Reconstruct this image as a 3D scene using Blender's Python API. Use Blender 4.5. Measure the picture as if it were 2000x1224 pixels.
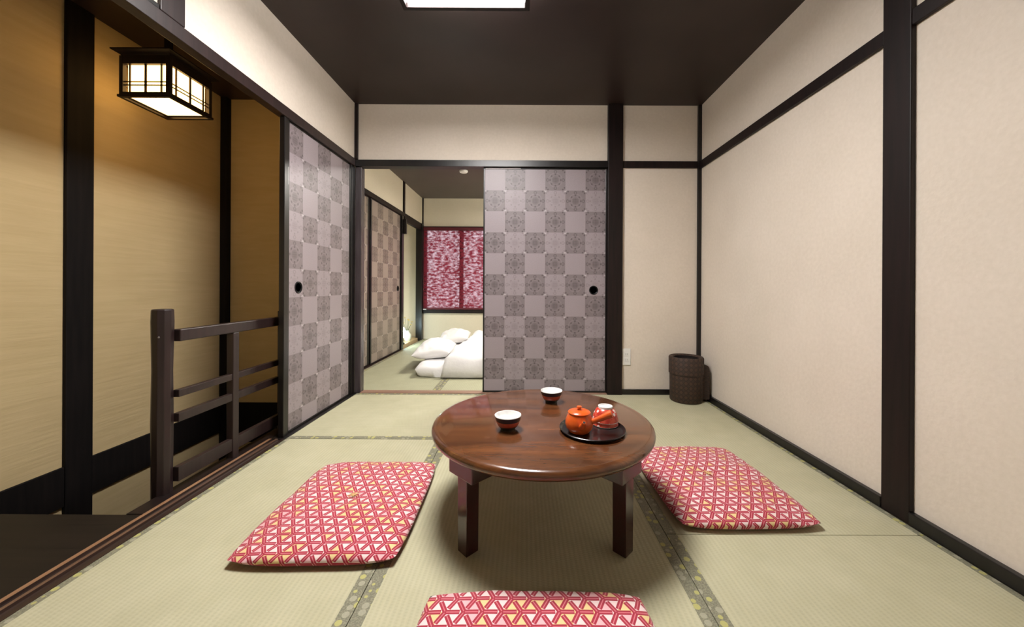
import bpy, bmesh, math, random
from math import pi, sin, cos, sqrt, radians
from mathutils import Vector, Matrix, noise
random.seed(7)
for o in list(bpy.data.objects): bpy.data.objects.remove(o)
S = bpy.context.scene
COL = S.collection

# ------------------------------------------------------------------ camera
H = 0.85                      # eye height; X to the right, Y away from the camera
cd = bpy.data.cameras.new('camera')
cd.sensor_width = 36; cd.lens = 715/2000*36
cd.shift_x = -21/2000; cd.shift_y = -52/2000
cd.clip_start = 0.02; cd.clip_end = 200
cam = bpy.data.objects.new('camera', cd); COL.objects.link(cam)
cam.matrix_world = Matrix.Translation((0, 0, H)) @ Matrix.Rotation(pi/2, 4, 'X') @ Matrix.Rotation(radians(0.28), 4, 'Z')
S.camera = cam

# ------------------------------------------------------------------ world, exposure
W = bpy.data.worlds.new('world'); S.world = W; W.use_nodes = True
W.node_tree.nodes['Background'].inputs[0].default_value = (0.85, 0.93, 1.0, 1)
W.node_tree.nodes['Background'].inputs[1].default_value = 0.5
S.view_settings.view_transform = 'Standard'
S.view_settings.look = 'None'
S.view_settings.exposure = 1.5
S.view_settings.gamma = 1.0
S.view_settings.use_curve_mapping = False
LAMP_MAIN, LAMP_BED, LAMP_LANTERN = 25.0, 31.0, 2.55

# ------------------------------------------------------------------ node expression helper
def lin(c):
    return tuple((v/255/12.92 if v/255 <= 0.04045 else ((v/255+0.055)/1.055)**2.4) for v in c) + (1,)

class E:
    def __init__(s, nt, v): s.nt = nt; s.v = v
    def _m(s, op, *a, clamp=False):
        n = s.nt.nodes.new('ShaderNodeMath'); n.operation = op; n.use_clamp = clamp
        for i, x in enumerate((s,)+a):
            x = x.v if isinstance(x, E) else x
            if isinstance(x, (int, float)): n.inputs[i].default_value = x
            else: s.nt.links.new(x, n.inputs[i])
        return E(s.nt, n.outputs[0])
    def __add__(s, o): return s._m('ADD', o)
    def __radd__(s, o): return s._m('ADD', o)
    def __sub__(s, o): return s._m('SUBTRACT', o)
    def __rsub__(s, o): return (s*-1)+o
    def __mul__(s, o): return s._m('MULTIPLY', o)
    def __rmul__(s, o): return s._m('MULTIPLY', o)
    def __truediv__(s, o): return s._m('DIVIDE', o)
    def lt(s, o): return s._m('LESS_THAN', o)
    def gt(s, o): return s._m('GREATER_THAN', o)
    def abs(s): return s._m('ABSOLUTE')
    def floor(s): return s._m('FLOOR')
    def round(s): return (s+0.5).floor()
    def frac(s): return s-s.floor()
    def sin(s): return s._m('SINE')
    def cos(s): return s._m('COSINE')
    def sqrt(s): return s._m('SQRT')
    def atan2(s, o): return s._m('ARCTAN2', o)
    def max(s, o): return s._m('MAXIMUM', o)
    def min(s, o): return s._m('MINIMUM', o)
    def clamp(s): return s._m('ADD', 0.0, clamp=True)

class M:
    """one principled material with helpers for coordinates, noise and mixes"""
    def __init__(s, name, base, rough=0.6, **kw):
        s.m = bpy.data.materials.new(name); s.m.use_nodes = True
        s.nt = s.m.node_tree; s.n = s.nt.nodes; s.l = s.nt.links
        s.p = s.n['Principled BSDF']; s.base = lin(base)
        s.p.inputs['Base Color'].default_value = s.base
        s.p.inputs['Roughness'].default_value = rough
        for k, v in kw.items(): s.p.inputs[k.replace('_', ' ')].default_value = v
        s._c = {}
    def coord(s, kind='Object'):
        if kind not in s._c:
            t = s.n.new('ShaderNodeTexCoord'); s._c[kind] = t.outputs[kind]
        return s._c[kind]
    def xyz(s, kind='Object'):
        q = s.n.new('ShaderNodeSeparateXYZ'); s.l.new(s.coord(kind), q.inputs[0])
        return [E(s.nt, o) for o in q.outputs]
    def vec(s, x, y, z=0.0):
        q = s.n.new('ShaderNodeCombineXYZ')
        for i, v in enumerate((x, y, z)):
            if isinstance(v, E): s.l.new(v.v, q.inputs[i])
            else: q.inputs[i].default_value = v
        return q.outputs[0]
    def noise(s, scale, detail=3, vec=None, stretch=(1, 1, 1), kind='Object', rough=0.5):
        mp = s.n.new('ShaderNodeMapping'); mp.inputs['Scale'].default_value = stretch
        s.l.new(vec or s.coord(kind), mp.inputs[0])
        t = s.n.new('ShaderNodeTexNoise'); t.inputs['Scale'].default_value = scale
        t.inputs['Detail'].default_value = detail; t.inputs['Roughness'].default_value = rough
        s.l.new(mp.outputs[0], t.inputs['Vector'])
        return E(s.nt, t.outputs['Fac'])
    def white(s, vec):
        t = s.n.new('ShaderNodeTexWhiteNoise'); t.noise_dimensions = '3D'; s.l.new(vec, t.inputs['Vector'])
        return E(s.nt, t.outputs['Value'])
    def mix(s, f, a, b):
        q = s.n.new('ShaderNodeMix'); q.data_type = 'RGBA'
        if isinstance(f, E): s.l.new(f.v, q.inputs[0])
        else: q.inputs[0].default_value = f
        for i, v in ((6, a), (7, b)):
            if isinstance(v, tuple): q.inputs[i].default_value = v if len(v) == 4 else lin(v)
            else: s.l.new(v, q.inputs[i])
        return q.outputs[2]
    def ramp(s, f, lo, hi):
        return ((f-lo)/(hi-lo)).clamp()
    def color(s, sock): s.l.new(sock, s.p.inputs['Base Color']); return s
    def bump(s, h, strength=0.3, dist=0.002):
        b = s.n.new('ShaderNodeBump'); b.inputs['Strength'].default_value = strength
        b.inputs['Distance'].default_value = dist
        s.l.new(h.v, b.inputs['Height']); s.l.new(b.outputs[0], s.p.inputs['Normal']); return s

# ------------------------------------------------------------------ materials
def plaster(name, c1, c2, stretch=(1, 1, 1), sc=60, st=0.25):
    m = M(name, c1, 0.9)
    n1 = m.noise(sc, 4, stretch=stretch); n2 = m.noise(3, 3)
    m.color(m.mix(m.ramp(n2*0.5+n1*0.5, 0.35, 0.65), c1, c2))
    m.bump(n1, st, 0.003); return m.m
MAT_WALL = plaster('cream washi wallpaper', (213, 202, 188), (221, 210, 197))
MAT_BEDWALL = plaster('pale bedroom plaster', (214, 205, 184), (220, 211, 190))
MAT_STAIR = plaster('ochre stair plaster', (194, 172, 128), (204, 182, 138), stretch=(0.4, 0.25, 3.0), sc=14, st=0.55)
def wood(name, c1, c2, rough=0.35, stretch=(8, 8, 0.6), coat=0.0, sc=6, spec=0.5):
    m = M(name, c1, rough, Coat_Weight=coat, Coat_Roughness=0.12, Specular_IOR_Level=spec)
    n = m.noise(sc, 5, stretch=stretch)
    m.color(m.mix(m.ramp(n, 0.35, 0.7), c1, c2)); m.bump(n, 0.12, 0.002); return m.m
MAT_DARK = wood('black stained timber', (18, 10, 9), (31, 18, 17), 0.5, spec=0.3)
MAT_BLACK = wood('black lacquered timber', (13, 11, 11), (23, 19, 19), 0.34)
MAT_JAMB = wood('polished grey brown jamb', (62, 54, 56), (76, 68, 70), 0.25)
MAT_MATTE = wood('matte black stair timber', (14, 11, 11), (24, 19, 18), 0.75, spec=0.2)
MAT_BROWN = wood('dark brown timber', (34, 23, 23), (46, 32, 31), 0.4)
MAT_PLANK = None
def mk_plank():
    m = M('dark landing boards', (38, 28, 24), 0.5, Specular_IOR_Level=0.25)
    x, y, z = m.xyz(); n = m.noise(5, 5, stretch=(0.6, 8, 8))
    seam = ((y/0.118).frac()-0.5).abs().gt(0.485)
    c = m.mix(m.ramp(n, 0.35, 0.7), (15, 11, 10), (25, 18, 15)); c = m.mix(seam*0.8, c, (8, 6, 5))
    m.color(c); m.bump(seam*-1.0+n*0.2, 0.4, 0.003); return m.m
MAT_PLANK = mk_plank()
MAT_SILL = wood('worn brown sill timber', (40, 28, 24), (58, 41, 34), 0.35, stretch=(8, 0.6, 8))
MAT_SILLTOP = wood('rubbed sill edge', (126, 90, 66), (156, 118, 88), 0.35, stretch=(8, 0.6, 8))
MAT_SILLMID = wood('partly rubbed sill edge', (84, 60, 47), (108, 80, 62), 0.35, stretch=(8, 0.6, 8))
MAT_PINKSILL = wood('worn pinkish sill', (132, 100, 82), (158, 124, 104), 0.5, stretch=(0.6, 8, 8))
def mk_ceiling(nm, c1, c2):
    m = M(nm, c1, 0.42, Specular_IOR_Level=0.35)
    n = m.noise(2.2, 3); n2 = m.noise(90, 2)
    m.color(m.mix(m.ramp(n, 0.35, 0.65), c1, c2)); m.bump(n2, 0.08, 0.001); return m.m
MAT_CEIL = mk_ceiling('dark charcoal brown ceiling board', (46, 36, 34), (53, 42, 40))
MAT_CEIL2 = mk_ceiling('grey brown bedroom ceiling', (78, 70, 66), (84, 76, 72))
MAT_STAIRCEIL = mk_ceiling('dark stair ceiling', (46, 34, 32), (52, 40, 38))

def mk_fusuma(name, plain, dark, pat):
    m = M(name, plain, 0.42, Specular_IOR_Level=0.5)
    u, v, _ = m.xyz('UV')
    cu = u/0.161; cv = v/0.168
    i = cu.floor(); j = cv.floor(); pu = cu-i-0.5; pv = cv-j-0.5
    im = (i*0.5).frac().gt(0.25); jm = (j*0.5).frac().gt(0.25)         # 1 when odd
    darkc = (im-jm).abs()                                                # xor: dark figured squares
    lightpat = im*jm                                                     # figured but pale squares
    a = pu.abs(); b = pv.abs(); r = (pu*pu+pv*pv).sqrt(); th = pv.atan2(pu)
    d1 = (a+b); 
    mx = a.max(b); mn = a.min(b)
    q = ((mx-0.39)*(mx-0.39)+mn*mn).sqrt()                               # four small rosettes near the sides
    ringlet = 1.0-m.ramp((q-0.062).abs(), 0.008, 0.032)
    dots = (1.0-m.ramp((r-0.265).abs(), 0.012, 0.05))*m.ramp((th*8.0).cos(), 0.0, 0.7)
    cd_ = (((mx-0.455)*(mx-0.455)+(mn-0.37)*(mn-0.37)).sqrt()); cdot = 1.0-m.ramp(cd_, 0.02, 0.055)
    core = (1.0-m.ramp(r, 0.10, 0.22))*(0.55+((a+b)*40.0).cos()*((a-b)*40.0).cos()*0.3)
    arc = (1.0-m.ramp((r-0.335).abs(), 0.008, 0.03))*0.45+(1.0-m.ramp((r-0.205).abs(), 0.005, 0.025))*0.3
    fig = (ringlet*0.75).max(dots).max(cdot).max(core).clamp()
    pale = (arc*(1.0-fig)).clamp()
    nz = m.noise(260, 2, kind='UV'); nz2 = m.noise(5, 2, kind='UV')
    c = m.mix(darkc, plain, dark)
    c = m.mix(fig*darkc*0.85, c, pat); c = m.mix(pale*(darkc+lightpat*0.4)*0.8, c, plain)
    c = m.mix(fig*lightpat*0.7, c, dark)
    star = ((pu.abs()-0.5).abs()+(pv.abs()-0.5).abs()).lt(0.085)*jm
    c = m.mix(star*0.55, c, (205, 196, 200))
    c = m.mix(m.ramp(nz, 0.45, 0.75)*0.35, c, pat)
    m.color(c); m.bump(nz, 0.15, 0.001); return m.m
MAT_FUSUMA = mk_fusuma('chequered grey door paper', (151, 140, 145), (124, 114, 117), (80, 71, 73))
MAT_FUSUMA2 = mk_fusuma('chequered taupe door paper', (150, 136, 126), (122, 110, 102), (84, 73, 68))

def mk_tatami(name, along, base=((177, 173, 144), (186, 182, 154))):
    m = M(name, base[0], 0.75, Specular_IOR_Level=0.25)
    x, y, z = m.xyz()
    a, b = (x, y) if along == 'Y' else (y, x)      # b: along the mat
    rib = (a*(2*pi/0.0152)).sin(); rush = ((b+((a/0.0152).floor()*0.5).frac()*0.008)*(2*pi/0.009)).sin()
    n = m.noise(9, 4, stretch=(1, 1, 1)); n2 = m.noise(40, 2, stretch=((6, 0.5, 1) if along == 'Y' else (0.5, 6, 1)))
    c = m.mix(m.ramp(n, 0.3, 0.7), base[0], base[1])
    c = m.mix(((rib*0.5+0.5)*(rush*0.3+0.7))*0.22, c, (128, 121, 93))
    c = m.mix(m.ramp(n2, 0.45, 0.8)*0.15, c, (205, 196, 150))
    m.color(c); m.bump(rib*0.5+rush*0.3, 0.35, 0.0012); return m.m
MAT_TAT_Y = mk_tatami('woven rush mat lengthwise', 'Y')
MAT_TAT_X = mk_tatami('woven rush mat crosswise', 'X')
GRN = ((164, 163, 136), (172, 171, 144))
MAT_TAT_G = mk_tatami('greener woven rush mat', 'Y', GRN)
def mk_border():
    m = M('floral mat border cloth', (104, 100, 78), 0.7)
    x, y, z = m.xyz()
    t = m.n.new('ShaderNodeTexVoronoi'); t.inputs['Scale'].default_value = 1/0.024; t.inputs['Randomness'].default_value = 0.55
    m.l.new(m.vec(x, y, 0.0), t.inputs['Vector'])
    d = E(m.nt, t.outputs['Distance'])
    q = m.n.new('ShaderNodeSeparateColor'); m.l.new(t.outputs['Color'], q.inputs[0]); rnd = E(m.nt, q.outputs[0])
    n = m.noise(230, 2)
    c = m.mix(m.ramp(n, 0.42, 0.6), (112, 110, 92), (136, 133, 110))
    flower = d.lt(0.40)
    c = m.mix(flower*rnd.lt(0.45)*0.85, c, (180, 174, 104))
    c = m.mix(flower*rnd.gt(0.6)*0.7, c, (166, 162, 140))
    m.color(c); return m.m
MAT_BORDER = mk_border()

def mk_zabuton():
    m = M('red interlaced tortoiseshell cotton', (240, 215, 205), 0.85, Sheen_Weight=0.15)
    u, v, _ = m.xyz('UV')
    s = 0.047; h = sqrt(3)/2
    mask = None; core = None; ids = []
    for ang in (0, 120, 240):
        ca, sa = cos(radians(ang+0.001)), sin(radians(ang+0.001))
        a = (u*ca+v*sa)/s; b = (v*ca-u*sa)/s+0.0001
        j = (b/h).round(); d = (b-j*h).abs(); fr = (a-j*0.5).frac()
        on = fr.gt(0.0)*fr.lt(0.76)
        bar = d.lt(0.135)*on; cr = d.lt(0.028)*on*fr.gt(0.05)*fr.lt(0.74)
        mask = bar if mask is None else mask.max(bar)
        core = cr if core is None else core.max(cr)
        ids.append((b/h).floor())
    w = m.white(m.vec(ids[0], ids[1], ids[2]))
    c = m.mix(w.lt(0.28), (228, 208, 206), (222, 196, 140))
    c = m.mix(w.gt(0.82), c, (222, 176, 180))
    c = m.mix(mask, c, (160, 34, 56)); c = m.mix(core, c, (206, 116, 126))
    m.color(c); m.bump(mask*0.6+m.noise(500, 2, kind='UV')*0.6, 0.25, 0.0008); return m.m
MAT_ZAB = mk_zabuton()
MAT_THREAD = M('pale yellow tuft thread', (216, 190, 128), 0.8).m

def mk_tabletop():
    m = M('polished walnut tabletop', (66, 38, 22), 0.24, Coat_Weight=0.5, Coat_Roughness=0.07)
    n = m.noise(3.2, 5, stretch=(1.0, 7.0, 4.0)); n2 = m.noise(28, 4, stretch=(0.7, 6, 3)); n3 = m.noise(2.2, 2)
    c = m.mix(m.ramp(n, 0.3, 0.7), (68, 39, 22), (110, 66, 35))
    c = m.mix(m.ramp(n2, 0.5, 0.75)*0.5, c, (50, 29, 18)); c = m.mix(m.ramp(n3, 0.5, 0.7)*0.3, c, (116, 76, 42))
    m.color(c); return m.m
MAT_TOP = mk_tabletop()
MAT_LEG = wood('deep red brown lacquer', (44, 19, 22), (58, 26, 28), 0.2, coat=0.5)
def mk_glaze(name, c1, c2, rough=0.25, sc=40):
    m = M(name, c1, rough, Coat_Weight=0.3)
    n = m.noise(sc, 3); m.color(m.mix(m.ramp(n, 0.35, 0.7), c1, c2)); return m.m
MAT_ORANGE = mk_glaze('orange glazed stoneware', (208, 82, 22), (222, 98, 34), 0.28)
MAT_WHITE = mk_glaze('white porcelain glaze', (238, 238, 236), (244, 244, 242), 0.15)
MAT_NAVY = mk_glaze('dark navy glaze', (20, 18, 44), (30, 26, 54), 0.25)
MAT_REDCUP = mk_glaze('brick red glaze', (158, 62, 46), (178, 80, 56), 0.3)
MAT_GREYFOOT = mk_glaze('dark grey green glaze', (44, 46, 42), (60, 62, 56), 0.35)
MAT_TRAY = M('black lacquer tray', (20, 20, 21), 0.3, Coat_Weight=0.4).m
def mk_floralcup():
    m = M('red cup glaze with white blossoms', (190, 56, 44), 0.25)
    t = m.n.new('ShaderNodeTexVoronoi'); t.inputs['Scale'].default_value = 48; m.l.new(m.coord(), t.inputs['Vector'])
    d = E(m.nt, t.outputs['Distance']); n = m.noise(80, 2)
    c = m.mix(m.ramp(n, 0.4, 0.6), (186, 54, 42), (206, 84, 60)); c = m.mix(d.lt(0.30), c, (228, 206, 200)); c = m.mix(d.lt(0.12), c, (40, 40, 52))
    m.color(c); return m.m
MAT_FLORAL = mk_floralcup()
def mk_basket():
    m = M('dark woven bark', (52, 37, 28), 0.7)
    u, v, _ = m.xyz('UV')
    a = (u+v)/0.034; b = (u-v)/0.034
    w = ((a.frac()-0.5).abs().gt(0.42)).max((b.frac()-0.5).abs().gt(0.42))
    chk = ((a.floor()+b.floor())*0.5).frac().gt(0.25)
    n = m.noise(60, 3)
    c = m.mix(m.ramp(n, 0.3, 0.7), (44, 32, 24), (58, 43, 33)); c = m.mix(chk*0.6, c, (74, 50, 36)); c = m.mix(w*0.6, c, (24, 16, 12))
    m.color(c); m.bump(w*-1.0+chk*0.5, 0.6, 0.002); return m.m
MAT_BASKET = mk_basket()
MAT_BASKIN = M('basket lining', (22, 14, 12), 0.8).m
def mk_linen():
    m = M('white cotton bedding', (236, 234, 232), 0.85, Sheen_Weight=0.2)
    n = m.noise(7, 4); m.bump(n, 0.5, 0.02); m.color(m.mix(n, (232, 230, 230), (242, 240, 238))); return m.m
MAT_LINEN = mk_linen()
MAT_PLASTIC = M('white plastic', (226, 224, 220), 0.35).m
MAT_SLOT = M('dark socket slot', (52, 50, 48), 0.5).m
MAT_PULL = M('black iron finger pull', (20, 22, 24), 0.35, Metallic=0.7).m
MAT_CHIP = M('bare pale chip', (226, 222, 224), 0.6).m
MAT_METAL = M('dull nail metal', (170, 170, 176), 0.3, Metallic=1.0).m
MAT_LEAF = M('dark leaf', (54, 72, 40), 0.6).m
MAT_PETAL = M('yellow petal', (214, 184, 92), 0.6).m
MAT_VASE = mk_glaze('pale celadon vase', (188, 190, 170), (200, 202, 184), 0.3)
MAT_PALEWOOD = wood('pale alcove board', (190, 166, 126), (206, 184, 146), 0.4)

def emit(name, rgb, strength, var=0.0):
    m = bpy.data.materials.new(name); m.use_nodes = True; nt = m.node_tree
    nt.nodes.remove(nt.nodes['Principled BSDF'])
    e = nt.nodes.new('ShaderNodeEmission'); e.inputs[0].default_value = (*rgb, 1); e.inputs[1].default_value = strength
    nt.links.new(e.outputs[0], nt.nodes['Material Output'].inputs[0])
    return m
MAT_LAMP = emit('lit milky diffuser', (1.0, 0.965, 0.935), LAMP_MAIN)
MAT_LAMP2 = emit('lit bedroom diffuser', (1.0, 0.95, 0.86), LAMP_BED)
MAT_PAPER = emit('lit lantern paper', (1.0, 0.57, 0.18), LAMP_LANTERN)
MAT_ALCLAMP = emit('lit cool lamp shade', (0.72, 0.95, 1.0), 16.0)

def mk_blind():
    m = bpy.data.materials.new('red woven reed blind'); m.use_nodes = True; nt = m.node_tree
    b = M.__new__(M); b.m = m; b.nt = nt; b.n = nt.nodes; b.l = nt.links; b.p = nt.nodes['Principled BSDF']; b._c = {}
    x, y, z = b.xyz()
    n = b.noise(19, 4, stretch=(0.8, 1, 1.6), rough=0.6); n2 = b.noise(5, 3)
    slat = ((z/0.012).frac()-0.5).abs()
    holes = b.ramp(n+n2*0.3, 0.57, 0.86)*(1.0-slat.gt(0.44)*0.5)
    b.p.inputs['Roughness'].default_value = 0.7
    b.color(b.mix(b.ramp(n, 0.4, 0.65), (110, 18, 34), (146, 40, 54)))
    tl = b.n.new('ShaderNodeBsdfTranslucent'); tl.inputs[0].default_value = lin((196, 60, 80))
    tp = b.n.new('ShaderNodeBsdfTransparent'); tp.inputs[0].default_value = lin((255, 214, 218))
    m1 = b.n.new('ShaderNodeMixShader'); m1.inputs[0].default_value = 0.45
    m2 = b.n.new('ShaderNodeMixShader'); b.l.new((holes*0.8).v, m2.inputs[0])
    b.l.new(b.p.outputs[0], m1.inputs[1]); b.l.new(tl.outputs[0], m1.inputs[2])
    b.l.new(m1.outputs[0], m2.inputs[1]); b.l.new(tp.outputs[0], m2.inputs[2])
    b.l.new(m2.outputs[0], b.n['Material Output'].inputs[0])
    return m
MAT_BLIND = mk_blind()
MAT_GLASS = M('window glass', (240, 250, 250), 0.02, Transmission_Weight=1.0, IOR=1.1).m
MAT_GROUND = M('outside ground', (150, 150, 145), 0.9).m

# ------------------------------------------------------------------ mesh helpers
def nb(): return bmesh.new()
def box(bm, x0, x1, y0, y1, z0, z1, mi=0):
    v = [bm.verts.new((x, y, z)) for x in (x0, x1) for y in (y0, y1) for z in (z0, z1)]
    for f in ((0, 1, 3, 2), (4, 6, 7, 5), (0, 4, 5, 1), (2, 3, 7, 6), (0, 2, 6, 4), (1, 5, 7, 3)):
        bm.faces.new([v[i] for i in f]).material_index = mi
    return v
def obox(bm, c, ax, ay, hx, hy, z0, z1):
    """box oriented in plan by unit axes ax, ay"""
    vs = []
    for sx in (-1, 1):
        for sy in (-1, 1):
            for z in (z0, z1):
                vs.append(bm.verts.new((c[0]+ax[0]*hx*sx+ay[0]*hy*sy, c[1]+ax[1]*hx*sx+ay[1]*hy*sy, z)))
    for f in ((0, 1, 3, 2), (4, 6, 7, 5), (0, 4, 5, 1), (2, 3, 7, 6), (0, 2, 6, 4), (1, 5, 7, 3)):
        bm.faces.new([vs[i] for i in f])
def lathe(bm, prof, n=48, c=(0, 0, 0), mats=None, caps=True):
    rings = []
    for r, z in prof:
        if r < 1e-6: rings.append([bm.verts.new((c[0], c[1], c[2]+z))])
        else: rings.append([bm.verts.new((c[0]+r*cos(2*pi*k/n), c[1]+r*sin(2*pi*k/n), c[2]+z)) for k in range(n)])
    for i in range(len(rings)-1):
        a, b = rings[i], rings[i+1]
        for k in range(n):
            k2 = (k+1) % n
            if len(a) == 1 and len(b) == 1: continue
            if len(a) == 1: f = bm.faces.new((a[0], b[k2], b[k]))
            elif len(b) == 1: f = bm.faces.new((a[k], a[k2], b[0]))
            else: f = bm.faces.new((a[k], a[k2], b[k2], b[k]))
            if mats: f.material_index = mats[i]
def tube(bm, pts, rad, n=16, cap=True):
    pts = [Vector(p) for p in pts]; rings = []
    if not isinstance(rad, (list, tuple)): rad = [rad]*len(pts)
    for i, p in enumerate(pts):
        d = (pts[min(i+1, len(pts)-1)]-pts[max(i-1, 0)]).normalized()
        u = d.orthogonal().normalized() if i == 0 else (rings_u-d*rings_u.dot(d)).normalized()
        rings_u = u; w = d.cross(u)
        rings.append([bm.verts.new(p+(u*cos(2*pi*k/n)+w*sin(2*pi*k/n))*rad[i]) for k in range(n)])
    for a, b in zip(rings, rings[1:]):
        for k in range(n): bm.faces.new((a[k], a[(k+1) % n], b[(k+1) % n], b[k]))
    if cap: bm.faces.new(rings[0][::-1]); bm.faces.new(rings[-1])
def extrude_y(bm, poly, y0, y1, matf=None):
    a = [bm.verts.new((x, y0, z)) for x, z in poly]; b = [bm.verts.new((x, y1, z)) for x, z in poly]
    n = len(poly)
    for i in range(n):
        f = bm.faces.new((a[i], a[(i+1) % n], b[(i+1) % n], b[i]))
        if matf: f.material_index = matf[i]
    bm.faces.new(a[::-1]); bm.faces.new(b)

def obj(name, bm, mats, parent=None, smooth=False, bevel=0.0, uv=None, subsurf=0, segs=2, sharp=40):
    bmesh.ops.recalc_face_normals(bm, faces=bm.faces)
    me = bpy.data.meshes.new(name)
    if uv is not None:
        L = bm.loops.layers.uv.new('UVMap')
        for f in bm.faces:
            n = f.normal
            for lp in f.loops:
                lp[L].uv = uv(lp.vert.co, n)
    bm.to_mesh(me); bm.free()
    for m in (mats if isinstance(mats, (list, tuple)) else [mats]): me.materials.append(m)
    o = bpy.data.objects.new(name, me); COL.objects.link(o)
    if smooth:
        for p in me.polygons: p.use_smooth = True
        try: me.set_sharp_from_angle(angle=radians(sharp))
        except Exception: pass
    if bevel:
        b = o.modifiers.new('bevel', 'BEVEL'); b.width = bevel; b.segments = segs; b.limit_method = 'ANGLE'; b.angle_limit = radians(35)
    if subsurf:
        s_ = o.modifiers.new('sub', 'SUBSURF'); s_.levels = subsurf; s_.render_levels = subsurf
    if parent is not None:
        o.parent = parent
    return o
def thing(name, label, cat, loc=(0, 0, 0), rz=0, group=None):
    o = bpy.data.objects.new(name, None); COL.objects.link(o); o.empty_display_size = 0.05
    o.location = loc; o.rotation_euler = (0, 0, rz); tag(o, label, cat, group); return o
def tag(o, label, cat, group=None):
    o['label'] = label; o['category'] = cat
    if group: o['group'] = group
    return o
def struct(name, bm, mats, label, cat, parent=None, **kw):
    o = obj(name, bm, mats, parent, **kw)
    if parent is None:
        o['kind'] = 'structure'; o['label'] = label; o['category'] = cat
    return o
def sbox(name, dims, mat, label, cat, bevel=0.0, **kw):
    bm = nb()
    if isinstance(dims[0], (int, float)): dims = [dims]
    for d in dims: box(bm, *d)
    return struct(name, bm, mat, label, cat, bevel=bevel, **kw)
TR = [0]
def trim(dims, mat, label, bevel=0.003):
    TR[0] += 1
    return sbox('trim_%d' % TR[0], dims, mat, label, 'timber trim', bevel)

# ------------------------------------------------------------------ dimensions
XL, XR, YB, ZC = -1.34, 1.415, 2.92, 2.30
YF = -1.3
XS, YS, ZS = -2.20, 2.70, 2.22            # stairwell
X2, Y2, ZC2 = -1.63, 5.93, 2.275          # bedroom
K0, K1 = 1.80, 1.853                      # lintel bottom / top

# ------------------------------------------------------------------ structure: main room
sbox('floor', (XL-0.06, XR+0.08, YF-0.08, YB+0.06, -0.16, -0.055), MAT_DARK, 'dark subfloor under the straw mats', 'floor')
sbox('ceiling', (XL-0.05, XR+0.08, YF-0.08, YB+0.06, ZC, ZC+0.05), MAT_CEIL, 'dark charcoal ceiling of the tea room', 'ceiling')
sbox('wall_right', (XR, XR+0.08, YF, YB, -0.055, ZC), MAT_WALL, 'cream papered wall on the right with dark posts', 'wall')
sbox('wall_back', [(XL, 0.67, YB, YB+0.06, K1, ZC), (0.79, XR+0.08, YB, YB+0.06, -0.055, ZC)], MAT_WALL,
     'cream papered wall facing the camera around the sliding doors', 'wall')
sbox('wall_left', (XL-0.05, XL, YF, YB, K1+0.004, ZC), MAT_WALL, 'cream band of wall above the stair opening', 'wall')
sbox('wall_front', (XS-0.08, XR+0.08, YF-0.08, YF, -0.055, ZC), MAT_WALL, 'cream wall behind the viewpoint', 'wall')

# right wall timbers
trim((1.395, XR, 1.319, 1.423, 0, ZC), MAT_DARK, 'wide dark post standing on the right wall')
trim((1.398, XR, 1.423, YB-0.02, K0-0.004, K1), MAT_DARK, 'dark rail on the right wall between the wide post and the corner', 0.002)
trim((1.398, XR, YF, 1.319, K0, K1+0.004), MAT_DARK, 'dark rail on the right wall in front of the wide post', 0.002)
trim((1.386, XR, YB-0.02, YB, 0, ZC), MAT_BLACK, 'thin dark post in the right back corner', 0.002)
trim((1.392, XR, 1.423, YB-0.02, 0, 0.042), MAT_BLACK, 'black skirting strip on the right wall behind the wide post')
trim((1.392, XR, YF, 1.319, 0, 0.046), MAT_BLACK, 'black skirting strip on the right wall in front of the wide post')
# back wall timbers
trim((0.672, 0.788, YB-0.03, YB+0.06, 0, ZC), MAT_DARK, 'broad dark post right of the patterned sliding door')
trim((0.788, 1.386, YB-0.015, YB, K0, K1), MAT_DARK, 'dark rail on the back wall beside the broad post', 0.002)
trim((0.788, 1.386, YB-0.018, YB, 0, 0.04), MAT_BLACK, 'black skirting under the wall socket', 0.002)
trim((XL, 0.672, YB-0.018, YB+0.06, K0+0.002, K1), MAT_BLACK, 'dark lintel over the bedroom opening', 0.002)
trim([(XL, -1.315, YB-0.02, YB, K1+0.004, ZC)], MAT_DARK, 'thin dark post in the left back corner above the lintel', 0.002)
trim([(XL, -1.29, YB, YB+0.06, 0, K0)], MAT_JAMB, 'left jamb post of the bedroom opening')
trim([(XL-0.045, XL, 2.862, YB, 0.0, K0)], MAT_BLACK, 'narrow black post between the corner and the left sliding door')
# left wall timbers
trim((XL-0.04, -1.33, YF, YB-0.02, K0, K1+0.004), MAT_BROWN, 'long dark lintel over the stair opening', 0.002)
trim((XL, -1.328, 1.338, 1.436, K1+0.004, ZC), MAT_BROWN, 'short dark post above the lintel at upper left')
trim((XL, -1.332, YF, 1.338, K1+0.004, K1+0.022), MAT_BLACK, 'thin black rail above the lintel at upper left', 0.002)
trim((XL-0.026, -1.336, 2.048, 2.085, 0.0, K0), MAT_BLACK, 'black jamb between the railing and the left sliding door')

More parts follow.
